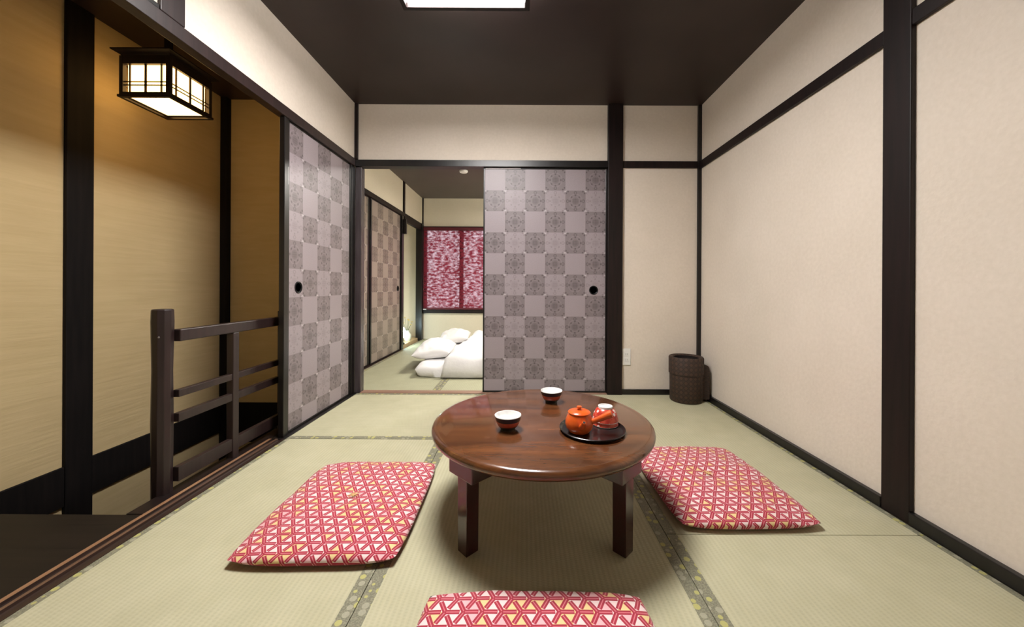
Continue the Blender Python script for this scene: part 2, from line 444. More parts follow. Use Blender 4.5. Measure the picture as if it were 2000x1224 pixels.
# sill with two worn grooves along the stair opening
bm = nb()
poly = [(-1.400, -0.055), (-1.400, 0.004), (-1.384, 0.004), (-1.382, -0.004), (-1.364, -0.004), (-1.362, 0.004), (-1.350, 0.004),
        (-1.348, -0.004), (-1.330, -0.004), (-1.328, 0.003), (-1.312, 0.001), (-1.312, -0.055)]
extrude_y(bm, poly, YF, 2.025, [0, 1, 0, 0, 0, 2, 0, 0, 0, 0, 0, 0])
TR[0] += 1
struct('trim_%d' % TR[0], bm, [MAT_SILL, MAT_SILLTOP, MAT_SILLMID], 'grooved brown sill along the stair opening', 'timber trim')
trim((-1.400, -1.312, 2.025, YB-0.001, -0.055, 0.0), MAT_BLACK, 'black sill under the left sliding door', 0.002)
trim((-1.29, 0.672, YB-0.014, YB+0.06, -0.055, 0.006), MAT_PINKSILL, 'worn pinkish brown threshold of the bedroom', 0.003)

# ------------------------------------------------------------------ sliding doors
def puv(u0, ztop):
    def f(co, n):
        if abs(n.x) > 0.7: return (co.y-u0, ztop-co.z)
        return (co.x-u0, ztop-co.z)
    return f
DR = [0]
def fusuma(axis, a0, a1, p0, p1, z0, z1, mat, label, pull_at=None, chip=None, face=-1, stl=0.012, stl1=None, u0=None):
    """axis 'x': panel spans x a0..a1 at y p0..p1;  axis 'y': spans y a0..a1 at x p0..p1"""
    DR[0] += 1
    stl1 = stl if stl1 is None else stl1
    def bx(bm, u0_, u1_, w0, w1, q0, q1):
        if axis == 'x': box(bm, u0_, u1_, w0, w1, q0, q1)
        else: box(bm, w0, w1, u0_, u1_, q0, q1)
    bm = nb(); bx(bm, a0+stl, a1-stl1, p0+0.003, p1-0.003, z0+0.012, z1-0.01)
    root = struct('door_%d' % DR[0], bm, mat, label, 'sliding door', uv=puv(a0+stl if u0 is None else u0, z1-0.01))
    bm = nb()
    bx(bm, a0, a0+stl, p0, p1, z0, z1); bx(bm, a1-stl1, a1, p0, p1, z0, z1)
    bx(bm, a0+stl, a1-stl1, p0, p1, z0, z0+0.012); bx(bm, a0+stl, a1-stl1, p0, p1, z1-0.01, z1)
    obj('door_frame', bm, MAT_BLACK, root, bevel=0.002)
    if pull_at:
        bm = nb()
        lathe(bm, [(0.0, 0.0), (0.026, 0.0), (0.029, 0.003), (0.035, 0.004), (0.036, 0.0), (0.036, -0.002)], 32)
        if axis == 'x': R = Matrix.Rotation(pi/2, 4, 'X'); T = Matrix.Translation((pull_at[0], p0+0.003, pull_at[1]))
        else: R = Matrix.Rotation(pi/2, 4, 'Y'); T = Matrix.Translation((p1-0.003, pull_at[0], pull_at[1]))
        bmesh.ops.transform(bm, matrix=T @ R, verts=bm.verts)
        obj('finger_pull', bm, MAT_PULL, root, smooth=True)
    if chip:
        bm = nb(); bx(bm, *chip)
        obj('bare_edge_strip', bm, MAT_CHIP, root)['label'] = 'bare white strip on the black frame'
    return root
fusuma('x', -0.318, 0.672, YB+0.008, YB+0.038, 0.008, K0, MAT_FUSUMA,
       'grey chequered sliding door half closing the bedroom opening', (0.567, 0.826),
       (-0.304, -0.02, YB+0.006, YB+0.008, K0-0.0085, K0-0.001))
fusuma('y', 2.087, 2.86, XL-0.036, XL-0.006, 0.002, K0, MAT_FUSUMA,
       'grey chequered sliding door on the left wall at the end of the railing', (2.20, 0.84),
       (2.089, 2.096, XL-0.006, XL-0.003, 1.43, 1.53), stl=0.022, u0=2.243)
fusuma('y', 3.0, 3.93, X2-0.04, X2-0.015, 0.004, K0, MAT_FUSUMA2,
       'taupe chequered bedroom door nearest the opening', None, stl=0.03, stl1=0.05)
fusuma('y', 3.935, 4.90, X2-0.03, X2-0.005, 0.004, K0, MAT_FUSUMA2,
       'taupe chequered bedroom door beyond its twin beside the alcove', (4.80, 0.82), stl=0.03, stl1=0.03)

# ------------------------------------------------------------------ stairwell and landing
sbox('wall_stair', (XS-0.08, XS, YF, YS+0.08, -1.6, ZS), MAT_STAIR, 'ochre plaster wall beyond the railing', 'wall')
sbox('wall_stair_end', (XS, XL-0.058, YS, YS+0.08, -1.6, ZS), MAT_STAIR, 'ochre plaster wall closing the end of the stairwell', 'wall')
sbox('wall_stair_inner', [(-1.40, -1.36, 1.357, YS, -1.6, -0.058)], MAT_DARK, 'dark boards under the sill inside the stairwell', 'wall')
sbox('wall_stair_landing', [(XS, -1.40, 1.30, 1.357, -1.6, -0.035)], MAT_DARK, 'dark boards under the landing edge', 'wall')
sbox('floor_stair_bottom', (XS, -1.36, 1.357, YS, -1.65, -1.6), MAT_DARK, 'dark bottom of the stairwell', 'floor')
sbox('ceiling_stair', (XS-0.08, XL-0.05, YF, YS+0.08, ZS, ZS+0.05), MAT_STAIRCEIL, 'dark ceiling over the stairs', 'ceiling')
sbox('floor_landing', (XS, -1.402, YF, 1.357, -0.035, 0.0), MAT_PLANK, 'dark boarded landing at lower left', 'floor', bevel=0.003)
trim((XS, XS+0.018, 1.75, 1.862, -1.6, ZS), MAT_MATTE, 'wide black post on the ochre stair wall')
trim((XS, XS+0.045, YS-0.045, YS, -1.6, ZS), MAT_MATTE, 'thin black post in the stairwell corner')
trim((XS, XS+0.014, YF, 1.75, -0.212, -0.022), MAT_MATTE, 'black floor beam on the stair wall left of the wide post')
trim((XS, XS+0.014, 1.862, YS-0.045, -0.212, -0.022), MAT_MATTE, 'black floor beam on the stair wall right of the wide post')
trim((XS+0.045, -1.402, YS-0.014, YS, -0.30, -0.01), MAT_MATTE, 'black beam across the stairwell end wall')

# railing
rail = thing('stair_railing', 'black wooden railing with a taller end post beside the stair opening', 'railing', (-1.44, 1.52, 0))
def rl(bm, x0, x1, y0, y1, z0, z1): box(bm, x0+1.44, x1+1.44, y0-1.52, y1-1.52, z0, z1)
bm = nb()
prof = [(0.0, -0.055), (0.034, -0.055), (0.034, 0.10), (0.0355, 0.3), (0.033, 0.5), (0.0365, 0.70), (0.035, 0.748), (0.031, 0.752), (0.0, 0.752)]
lathe(bm, prof, 10, c=(-0.035, -0.02, 0))
obj('newel_post', bm, MAT_BROWN, rail, bevel=0.002)
bm = nb(); lathe(bm, [(0, 0), (0.004, 0), (0.003, 0.002), (0, 0.003)], 10)
bmesh.ops.transform(bm, matrix=Matrix.Translation((-0.018, -0.0525, 0.64)) @ Matrix.Rotation(pi/2, 4, 'X'), verts=bm.verts)
obj('nail', bm, MAT_METAL, rail)
bm = nb(); rl(bm, -1.455, -1.42, 1.52, 2.18, 0.617, 0.667); obj('handrail', bm, MAT_BROWN, rail, bevel=0.004)
for z0, z1 in ((0.385, 0.415), (0.282, 0.318), (0.035, 0.095)):
    bm = nb(); rl(bm, -1.45, -1.425, 1.52, 2.18, z0, z1); obj('lower_rail', bm, MAT_BROWN, rail, bevel=0.002)
bm = nb(); rl(bm, -1.455, -1.421, 1.80, 1.838, -0.01, 0.617); obj('baluster', bm, MAT_BROWN, rail, bevel=0.003)
bm = nb(); rl(bm, -1.46, -1.415, 2.18, 2.225, -0.05, 0.70); obj('end_post', bm, MAT_BROWN, rail, bevel=0.003)
bm = nb(); rl(bm, -1.47, -1.402, 1.36, 2.18, -0.055, 0.0); obj('base_board', bm, MAT_DARK, rail, bevel=0.002)

# lantern
LX, LY = -1.868, 1.925
lan = thing('hanging_lantern', 'lit square wooden paper lantern hanging over the stairs', 'lantern', (LX, LY, 1.775))
w = 0.115
bm = nb()
for sx in (-1, 1):
    for sy in (-1, 1): box(bm, sx*w-0.009, sx*w+0.009, sy*w-0.009, sy*w+0.009, 0.012, 0.205)
for s_ in (-1, 1):
    box(bm, -w, w, s_*w-0.008, s_*w+0.008, 0.012, 0.026); box(bm, s_*w-0.008, s_*w+0.008, -w, w, 0.012, 0.026)
    box(bm, -w, w, s_*w-0.008, s_*w+0.008, 0.165, 0.205); box(bm, s_*w-0.008, s_*w+0.008, -w, w, 0.165, 0.205)
obj('lantern_frame', bm, MAT_DARK, lan, bevel=0.001)
bm = nb()
for s_ in (-1, 1):      # thin grille bars on the four sides
    for t in (-0.078, 0.0, 0.078):
        ww = 0.0028 if t else 0.004
        box(bm, t-ww, t+ww, s_*w-0.004, s_*w+0.002, 0.026, 0.165); box(bm, s_*w-0.004, s_*w+0.002, t-ww, t+ww, 0.026, 0.165)
    for z in (0.062, 0.079):
        box(bm, -w+0.009, w-0.009, s_*w-0.004, s_*w+0.002, z-0.002, z+0.002); box(bm, s_*w-0.004, s_*w+0.002, -w+0.009, w-0.009, z-0.002, z+0.002)
obj('grille', bm, MAT_DARK, lan)
bm = nb(); q = 0.102; box(bm, -q, q, -q, q, 0.014, 0.185); obj('paper_shade', bm, MAT_PAPER, lan)
bm = nb(); q = 0.129
for s_ in (-1, 1):
    box(bm, -q, q, s_*q-0.016*s_, s_*q, 0.0, 0.012) if s_ > 0 else box(bm, -q, q, -q, -q+0.016, 0.0, 0.012)
    box(bm, s_*q-0.016, s_*q, -q+0.016, q-0.016, 0.0, 0.012) if s_ > 0 else box(bm, -q, -q+0.016, -q+0.016, q-0.016, 0.0, 0.012)
obj('bottom_rim', bm, MAT_DARK, lan, bevel=0.001)
bm = nb()
lv = [(0.118, 0.205), (0.122, 0.212), (0.146, 0.224), (0.146, 0.230)]
rings = [[bm.verts.new((sx*r, sy*r, z)) for sx, sy in ((-1, -1), (1, -1), (1, 1), (-1, 1))] for r, z in lv]
bm.faces.new(rings[0][::-1]); bm.faces.new(rings[-1])
for a, b in zip(rings, rings[1:]):
    for k in range(4): bm.faces.new((a[k], a[(k+1) % 4], b[(k+1) % 4], b[k]))
obj('roof_plate', bm, MAT_DARK, lan)
bm = nb(); box(bm, -0.012, 0.012, -0.012, 0.012, 0.23, 0.425); box(bm, -0.05, 0.05, -0.05, 0.05, 0.425, ZS-1.775); obj('hanger', bm, MAT_DARK, lan)

# ------------------------------------------------------------------ bedroom
Yb0 = YB+0.06
sbox('floor_bedroom', (X2-0.55, 1.7, Yb0, Y2+0.08, -0.16, -0.055), MAT_DARK, 'dark subfloor under the bedroom mats', 'floor')
sbox('ceiling_bedroom', (X2-0.55, 1.7, Yb0, Y2+0.08, ZC2, ZC2+0.08), MAT_CEIL2, 'grey brown bedroom ceiling', 'ceiling')
sbox('wall_bedroom_left', [(X2-0.05, X2, Yb0, Y2, K1, ZC2), (X2-0.08, X2-0.041, Yb0, 4.96, -0.055, K1)], MAT_BEDWALL, 'pale wall above the bedroom sliding doors', 'wall')
sbox('wall_bedroom_right', (1.6, 1.7, Yb0, Y2, -0.055, ZC2), MAT_BEDWALL, 'pale right wall of the bedroom', 'wall')
sbox('wall_bedroom_near', [(X2-0.05, XL-0.001, Yb0-0.04, Yb0, -0.055, ZC2), (0.79, 1.6, Yb0, Yb0+0.03, -0.055, ZC2)], MAT_BEDWALL, 'pale wall on the bedroom side of the opening', 'wall')
WX0, WX1, WZ0, WZ1 = -1.605, 0.15, 0.475, 1.80
sbox('wall_bedroom_back', [(X2-0.55, 1.7, Y2, Y2+0.08, -0.055, WZ0), (X2-0.55, 1.7, Y2, Y2+0.08, WZ1, ZC2),
     (WX1, 1.7, Y2, Y2+0.08, WZ0, WZ1), (X2-0.55, WX0, Y2, Y2+0.08, WZ0, WZ1)], MAT_BEDWALL, 'pale bedroom wall around the red blind', 'wall')
sbox('wall_alcove', [(X2-0.55, X2-0.50, 4.96, Y2, -0.055, K1), (X2-0.50, X2-0.041, 4.96, 5.0, -0.055, K1), (X2-0.5, X2-0.05, 5.0, Y2, K1, K1+0.05)],
     MAT_BEDWALL, 'pale alcove wall beside the bedroom doors', 'wall')
trim((X2-0.035, X2+0.012, Yb0, 4.955, K0, K1), MAT_DARK, 'dark lintel over the bedroom sliding doors', 0.002)
trim((X2-0.035, X2+0.012, 5.03, 5.83, 1.745, K1), MAT_DARK, 'thick dark lintel over the alcove', 0.002)
trim((X2-0.035, X2+0.01, 4.90, 4.98, 0, K0), MAT_BLACK, 'dark post between the bedroom doors and the alcove', 0.002)
trim((X2, X2+0.012, 4.955, 5.03, K0, ZC2), MAT_DARK, 'thin dark post on the pale wall above the alcove edge', 0.002)
trim((X2-0.075, X2+0.022, 5.83, Y2, 0, K1), MAT_BLACK, 'dark corner post between the alcove and the window', 0.002)
trim((X2, X2+0.02, Y2-0.02, Y2, K1, ZC2), MAT_DARK, 'thin dark corner post above the window', 0.002)
trim((X2-0.035, X2+0.02, Yb0, 4.90, -0.055, 0.0), MAT_SILL, 'brown sill under the bedroom sliding doors', 0.002)

win = sbox('window_1', [(WX0, WX1, Y2+0.012, Y2+0.07, WZ0, WZ0+0.03), (WX0, WX1, Y2+0.012, Y2+0.07, WZ1-0.03, WZ1),
            (WX0, WX0+0.04, Y2+0.012, Y2+0.07, WZ0, WZ1), (WX1-0.04, WX1, Y2+0.012, Y2+0.07, WZ0, WZ1),
            (-1.03, -0.97, Y2+0.012, Y2+0.07, WZ0, WZ1), (-0.42, -0.36, Y2+0.012, Y2+0.07, WZ0, WZ1)], MAT_DARK,
            'dark framed window behind the red blind', 'window')
bm = nb(); box(bm, WX0+0.02, WX1-0.02, Y2+0.05, Y2+0.056, WZ0+0.02, WZ1-0.02); obj('window_pane', bm, MAT_GLASS, win)
bm = nb(); box(bm, WX0-0.0, WX1+0.02, Y2-0.03, Y2+0.012, WZ0-0.055, WZ0-0.0); obj('window_sill', bm, MAT_DARK, win, bevel=0.002)
bm = nb(); box(bm, WX0-0.0, WX1+0.02, Y2-0.02, Y2+0.012, WZ1+0.0, WZ1+0.02); obj('window_head', bm, MAT_DARK, win, bevel=0.002)

bl = thing('window_blind', 'deep red woven blind glowing over the bedroom window', 'blind', (-0.73, Y2-0.03, 0))
bm = nb(); N = 60; xa, xb = WX0+0.005+0.73, WX1+0.73
for yy in (0.0, 0.004):
    vs = [[bm.verts.new((xa+(xb-xa)*i/N, yy+0.002*sin(i*0.9)+0.001*sin(j*1.3), WZ0+0.02+(WZ1-WZ0-0.03)*j/40)) for j in range(41)] for i in range(N+1)]
    for i in range(N):
        for j in range(40): bm.faces.new((vs[i][j], vs[i+1][j], vs[i+1][j+1], vs[i][j+1]))
    if yy == 0.0: break
obj('blind_cloth', bm, MAT_BLIND, bl, smooth=True)
MAT_BAR = M('dark red blind bar', (86, 18, 30), 0.6).m
bm = nb(); box(bm, xa, xb, -0.012, 0.012, WZ0+0.004, WZ0+0.03); obj('bottom_bar', bm, MAT_BAR, bl, bevel=0.002)
bm = nb(); box(bm, xa, xb, -0.02, 0.02, WZ1-0.05, WZ1-0.0); obj('head_rail', bm, MAT_BAR, bl, bevel=0.002)
bm = nb(); box(bm, xa+0.0, xa+0.05, -0.018, -0.012, WZ0-0.0, WZ0+0.014); obj('end_clip', bm, MAT_PLASTIC, bl)['label'] = 'small white clip'

# bedroom lamps and bits
def ceiling_lamp(name, label, cx, cy, hx, hy, zc, lampmat):
    t = thing(name, label, 'ceiling lamp', (cx, cy, zc))
    bm = nb(); q = 0.022
    for s_ in (-1, 1):
        x0, x1 = (hx-q, hx) if s_ > 0 else (-hx, -hx+q); box(bm, x0, x1, -hy, hy, -0.085, -0.032)
        y0, y1 = (hy-q, hy) if s_ > 0 else (-hy, -hy+q); box(bm, -hx+q, hx-q, y0, y1, -0.085, -0.032)
    obj('lamp_frame', bm, MAT_DARK, t, bevel=0.002)
    bm = nb(); box(bm, -hx+q+0.001, hx-q-0.001, -hy+q+0.001, hy-q-0.001, -0.062, -0.008); obj('diffuser', bm, lampmat, t, bevel=0.004)
    bm = nb(); box(bm, -hx+0.06, hx-0.06, -hy+0.06, hy-0.06, -0.008, 0.0); obj('base_plate', bm, MAT_PLASTIC, t)
    return t
ceiling_lamp('ceiling_lamp', 'lit rectangular ceiling lamp with dark frame above the tea room', -0.285, 1.49, 0.312, 0.325, ZC, MAT_LAMP)
ceiling_lamp('ceiling_lamp', 'lit ceiling lamp over the bedding in the bedroom', 0.35, 4.3, 0.3, 0.3, ZC2, MAT_LAMP2)
bm = nb(); lathe(bm, [(0, 0), (0.05, 0), (0.053, -0.012), (0.045, -0.024), (0.02, -0.03), (0, -0.03)], 32)
o = obj('smoke_detector', bm, MAT_PLASTIC, smooth=True); o.location = (-0.735, 4.5, ZC2); tag(o, 'small round white detector on the bedroom ceiling', 'smoke detector')
bm = nb(); box(bm, X2+0.012, X2+0.05, 4.945, 4.985, 1.56, 1.76); box(bm, X2+0.02, X2+0.03, 4.96, 4.97, 1.76, 1.80)
tag(obj('wall_speaker', bm, MAT_BLACK, bevel=0.003), 'small black box fixed high on the bedroom post', 'speaker')

# alcove things
tag(obj('alcove_board', (lambda b: (box(b, X2-0.495, X2-0.04, 5.004, 5.925, -0.05, 0.03), b)[1])(nb()), MAT_PALEWOOD, bevel=0.003), 'pale wooden board forming the low alcove floor', 'alcove board')
t = thing('table_lamp', 'small glowing lamp standing in the bedroom alcove', 'lamp', (X2-0.085, 5.17, 0.03))
bm = nb(); lathe(bm, [(0, 0), (0.05, 0), (0.05, 0.02), (0.018, 0.035), (0.015, 0.10), (0, 0.10)], 24); obj('lamp_base', bm, MAT_BLACK, t, smooth=True)
bm = nb(); lathe(bm, [(0, 0.10), (0.05, 0.10), (0.062, 0.15), (0.058, 0.20), (0.04, 0.235), (0, 0.235)], 24); obj('lamp_shade', bm, MAT_ALCLAMP, t, smooth=True)
t = thing('flower_vase', 'pale vase of yellow flowers next to the alcove lamp', 'vase', (X2-0.10, 5.5, 0.03))
bm = nb(); lathe(bm, [(0, 0), (0.04, 0), (0.06, 0.05), (0.055, 0.1), (0.025, 0.14), (0.03, 0.16), (0.024, 0.16), (0.02, 0.14), (0, 0.13)], 24); obj('vase', bm, MAT_VASE, t, smooth=True)
for k in range(7):
    a = k*0.9; r = 0.05+0.03*(k % 3); hx, hy, hz = r*cos(a), r*sin(a), 0.24+0.035*(k % 4)
    bm = nb(); tube(bm, [(0, 0, 0.13), (hx*0.4, hy*0.4, 0.19), (hx, hy, hz)], 0.002, 6); st = obj('stem', bm, MAT_LEAF, t)
    bm = nb()
    for p in range(6):
        b2 = 2*pi*p/6; pts = [(hx, hy, hz), (hx+0.016*cos(b2-0.4), hy+0.016*sin(b2-0.4), hz+0.006), (hx+0.026*cos(b2), hy+0.026*sin(b2), hz+0.012), (hx+0.016*cos(b2+0.4), hy+0.016*sin(b2+0.4), hz+0.006)]
        bm.faces.new([bm.verts.new(q) for q in pts])
    lathe(bm, [(0, 0.014), (0.008, 0.01), (0.009, 0.002), (0, 0)], 10, c=(hx, hy, hz-0.001))
    obj('blossom', bm, MAT_PETAL, st)

# ------------------------------------------------------------------ tatami mats
def mat(x0, x1, y0, y1, along, label, grp='tatami mats in the tea room', m=None, bw=0.036, edges=(1, 1)):
    g = 0.0012; x0 += g; x1 -= g; y0 += g; y1 -= g
    t = thing('tatami_mat', label, 'tatami mat', ((x0+x1)/2, (y0+y1)/2, -0.055), group=grp)
    cx, cy = (x0+x1)/2, (y0+y1)/2
    bm = nb()
    e0, e1 = bw*edges[0], bw*edges[1]
    if along == 'Y': box(bm, x0+e0-cx, x1-e1-cx, y0-cy, y1-cy, 0, 0.055)
    else: box(bm, x0-cx, x1-cx, y0+e0-cy, y1-e1-cy, 0, 0.055)
    obj('woven_surface', bm, m or (MAT_TAT_Y if along == 'Y' else MAT_TAT_X), t)
    for k, e in enumerate((e0, e1)):
        if not e: continue
        bm = nb()
        if along == 'Y':
            a, b = (x0-cx, x0+e-cx) if k == 0 else (x1-e-cx, x1-cx); box(bm, a, b, y0-cy, y1-cy, 0, 0.0558)
        else:
            a, b = (y0-cy, y0+e-cy) if k == 0 else (y1-e-cy, y1-cy); box(bm, x0-cx, x1-cx, a, b, 0, 0.0558)
        obj('cloth_border', bm, MAT_BORDER, t)
    return t
XA, XM, XE = -1.311, -0.437, 0.497
YM = 2.035; YM2 = 1.262
mat(XA, XM, YF, YM, 'Y', 'tatami mat under the left cushion beside the sill', edges=(0.6, 1))
mat(XM, XE, YF, YM, 'Y', 'tatami mat under the round table')
mat(XA, XE, YM, YB-0.016, 'X', 'tatami mat lying crosswise before the bedroom threshold')
mat(XE, 1.391, YM2, YB-0.02, 'Y', 'tatami mat under the right cushion and the basket', edges=(1, 0.6))
mat(XE, 1.391, YF, YM2, 'Y', 'tatami mat nearest at lower right with no cushion on it', edges=(1, 0.6))
G2 = 'tatami mats in the bedroom'
mat(X2+0.022, -0.70, Yb0, 4.55, 'Y', 'bedroom tatami mat beside the taupe sliding doors', G2, MAT_TAT_G)
mat(X2+0.022, -0.70, 4.55, Y2, 'Y', 'bedroom tatami mat in front of the alcove', G2, MAT_TAT_G)
mat(-0.70, 0.24, Yb0, 4.55, 'Y', 'bedroom tatami mat under the nearer bedding', G2, MAT_TAT_G, bw=0.03)
mat(-0.70, 0.24, 4.55, Y2, 'Y', 'bedroom tatami mat under the farther bedding', G2, MAT_TAT_G, bw=0.03)
mat(0.24, 1.6, Yb0+0.03, Y2, 'Y', 'bedroom tatami mat behind the closed sliding door', G2, MAT_TAT_G)

# ------------------------------------------------------------------ floor cushions
def cushion_bm(W_, D_, Hh, seam, seed, n=44, pinch=0.0, wr=0.004, dimple=0.0, p=3.2, rc=0.1, round_=0.05):
    """soft square pad; rectangular grid with rounded corners, top and bottom surfaces welded at the seam"""
    bm = nb(); top = {}; bot = {}
    for i in range(n+1):
        for j in range(n+1):
            u, v = -1+2*i/n, -1+2*j/n
            u = sin(u*pi/2)*0.35+u*0.65; v = sin(v*pi/2)*0.35+v*0.65      # denser at the rim
            x = u*(1-round_*v*v*v*v*abs(u)**3-pinch*(1-v*v)*abs(u)); y = v*(1-round_*u*u*u*u*abs(v)**3-pinch*(1-u*u)*abs(v))
            f = max(0.0, (1-abs(u)**p))**0.5*max(0.0, (1-abs(v)**p))**0.5
            px, py = x*W_/2, y*D_/2
            nz = noise.noise(Vector((px*7+seed, py*7, seed)))*wr*2.2+noise.noise(Vector((px*22+seed, py*22, seed+3)))*wr*0.8
            d = dimple*math.exp(-(px*px+py*py)/0.0035)
            zt = seam+(Hh-seam)*f+nz*min(1, f*2)-d
            zb = seam*(1-min(1, f*2.2))
            top[i, j] = bm.verts.new((px, py, zt))
            bot[i, j] = top[i, j] if f < 1e-6 else bm.verts.new((px, py, max(0.0005, zb)))
    for i in range(n):
        for j in range(n):
            bm.faces.new((top[i, j], top[i+1, j], top[i+1, j+1], top[i, j+1]))
            q = [bot[i, j], bot[i, j+1], bot[i+1, j+1], bot[i+1, j]]
            if len({id(v) for v in q}) == 4:
                try: bm.faces.new(q)
                except ValueError: pass
    return bm
def zabuton(cx, cy, W_, D_, rz, label, seed, hh=0.058):
    t = thing('floor_cushion', label, 'floor cushion', (cx, cy, 0.001), rz, 'red patterned floor cushions around the table')
    uvf = lambda co, n: (co.x+0.003*seed, co.y+co.z*0.9+0.01*seed)
    obj('cushion_cover', cushion_bm(W_, D_, hh, 0.024, seed, dimple=0.014), MAT_ZAB, t, smooth=True, uv=uvf, sharp=80)
    bm = nb()
    for k in range(8):
        a = 2*pi*k/8+0.3; tube(bm, [(0, 0, hh-0.012), (0.009*cos(a), 0.009*sin(a), hh-0.004), (0.024*cos(a), 0.024*sin(a), hh-0.006)], [0.0016, 0.0016, 0.0008], 6)
    obj('tuft', bm, MAT_THREAD, t)
    return t
zabuton(-0.643, 1.40, 0.525, 0.62, radians(1.5), 'red patterned floor cushion left of the table', 1)
zabuton(0.803, 1.577, 0.515, 0.62, radians(1.0), 'red patterned floor cushion right of the table', 2)
zabuton(0.036, 0.70, 0.585, 0.58, 0, 'red patterned floor cushion nearest the camera cut by the frame', 4)

# ------------------------------------------------------------------ round table
TX, TY = 0.077, 1.427; R = 0.418; ZT = 0.34
tab = thing('low_round_table', 'low round dark walnut table holding the tea set', 'table', (TX, TY, 0))
bm = nb()
pr = [(0, 0.300), (R-0.045, 0.300), (R-0.018, 0.303), (R-0.006, 0.309), (R-0.0005, 0.318), (R, 0.324), (R-0.0025, 0.331), (R-0.009, 0.3365), (R-0.022, 0.3395), (R-0.034, 0.3385), (R-0.038, 0.3398), (0, ZT)]
lathe(bm, pr, 128); obj('tabletop', bm, MAT_TOP, tab, smooth=True, sharp=50)
q = 1/sqrt(2)
for sx in (-1, 1):
    for sy in (-1, 1):
        rad = (sx*q, sy*q); tan = (-sy*q, sx*q)
        c = (rad[0]*0.352, rad[1]*0.352); s_ = 0.0245
        bm = nb()
        obox(bm, c, rad, tan, s_, s_, 0.001, 0.25)
        for v in bm.verts:
            if v.co.z < 0.01:      # slight splay cut at the foot
                v.co.x = c[0]+(v.co.x-c[0])*0.96; v.co.y = c[1]+(v.co.y-c[1])*0.96
        obj('leg', bm, MAT_LEG, tab, bevel=0.002)
        bm = nb(); obox(bm, (rad[0]*0.343, rad[1]*0.343), rad, tan, 0.042, 0.062, 0.245, 0.3005)
        obj('leg_block', bm, MAT_LEG, tab, bevel=0.003)

# ------------------------------------------------------------------ tea things
CUP = [(0, 0.004), (0.023, 0.004), (0.0235, 0.0), (0.026, 0.0), (0.0265, 0.007), (0.033, 0.012), (0.0365, 0.017), (0.041, 0.026), (0.0437, 0.034),
       (0.0452, 0.039), (0.0468, 0.045), (0.048, 0.0505), (0.0475, 0.0525), (0.046, 0.052), (0.0435, 0.040), (0.036, 0.019), (0.025, 0.010), (0, 0.008)]
def cup(x, y, label, mats, z=ZT, flip=False, grp='tea cups on the table', body=None):
    """thing > body, glazed bands as parts"""
    t = thing('tea_cup', label, 'tea cup', (x, y, z), 0.3, grp)
    k = 5 if flip else 7
    sg = [('foot', 0, k, mats[3]), ('cup_body', k-1, 9, mats[2]), ('rim_band', 8, 12, mats[1]), ('lip_and_inside', 11, 18, mats[0])]
    for nm, a, b, mm in sg:
        bm = nb(); lathe(bm, CUP[a:b], 56)
        if flip:
            bmesh.ops.transform(bm, matrix=Matrix.Translation((0, 0, 0.0525)) @ Matrix.Diagonal((1, 1, -1, 1)), verts=bm.verts)
        obj(nm, bm, mm, t, smooth=True, sharp=50)
    return t
C4 = [MAT_WHITE, MAT_NAVY, MAT_REDCUP, MAT_GREYFOOT]
cup(-0.0505, 1.312, 'white lined red tea cup standing alone on the left of the table', C4)
cup(0.1295, 1.625, 'white lined red tea cup at the far edge of the table', C4)
trayx, trayy = 0.2495, 1.302
bm = nb(); lathe(bm, [(0, 0), (0.104, 0), (0.111, 0.003), (0.116, 0.012), (0.1145, 0.013), (0.109, 0.007), (0.103, 0.0045), (0, 0.0045)], 80)
o = obj('round_tray', bm, MAT_TRAY, smooth=True, sharp=50); o.location = (trayx, trayy, ZT); tag(o, 'round black tray under the orange teapot', 'tray')
F4 = [MAT_WHITE, MAT_FLORAL, MAT_FLORAL, MAT_WHITE]
cup(0.307, 1.352, 'upturned red and white tea cup on the tray, lower of the two stacked', F4, ZT+0.0062, True, 'upturned cups on the tray')
cup(0.307, 1.352, 'upturned red and white tea cup on the tray, topmost of the stack', F4, ZT+0.0205, True, 'upturned cups on the tray')

tp = thing('teapot', 'orange side handled teapot on the black tray', 'teapot', (0.2, 1.283, ZT+0.005))
bm = nb()
lathe(bm, [(0, 0), (0.034, 0), (0.036, 0.003), (0.045, 0.014), (0.0485, 0.027), (0.0475, 0.040), (0.043, 0.053), (0.0385, 0.062), (0.0375, 0.065), (0.034, 0.066), (0, 0.066)], 64)
obj('pot_body', bm, MAT_ORANGE, tp, smooth=True, sharp=60)
bm = nb(); lathe(bm, [(0, 0.066), (0.0385, 0.066), (0.0395, 0.068), (0.037, 0.071), (0.022, 0.0755), (0, 0.077)], 56); lid = obj('lid', bm, MAT_ORANGE, tp, smooth=True, sharp=60)
bm = nb(); lathe(bm, [(0, 0.076), (0.006, 0.0765), (0.0055, 0.080), (0.0095, 0.084), (0.0085, 0.088), (0, 0.0895)], 28); obj('lid_knob', bm, MAT_ORANGE, lid, smooth=True)
bm = nb(); tube(bm, [(0.003, -0.040, 0.030), (0.004, -0.055, 0.038), (0.005, -0.066, 0.049), (0.0055, -0.072, 0.057)], [0.014, 0.010, 0.0072, 0.0062], 20)
obj('spout', bm, MAT_ORANGE, tp, smooth=True, sharp=50)
bm = nb(); lathe(bm, [(0, 0), (0.0045, 0)], 16)
bmesh.ops.transform(bm, matrix=Matrix.Translation((0.0055, -0.0724, 0.0576)) @ Matrix.Rotation(radians(32), 4, 'X'), verts=bm.verts)
obj('spout_mouth', bm, MAT_BASKIN, tp)
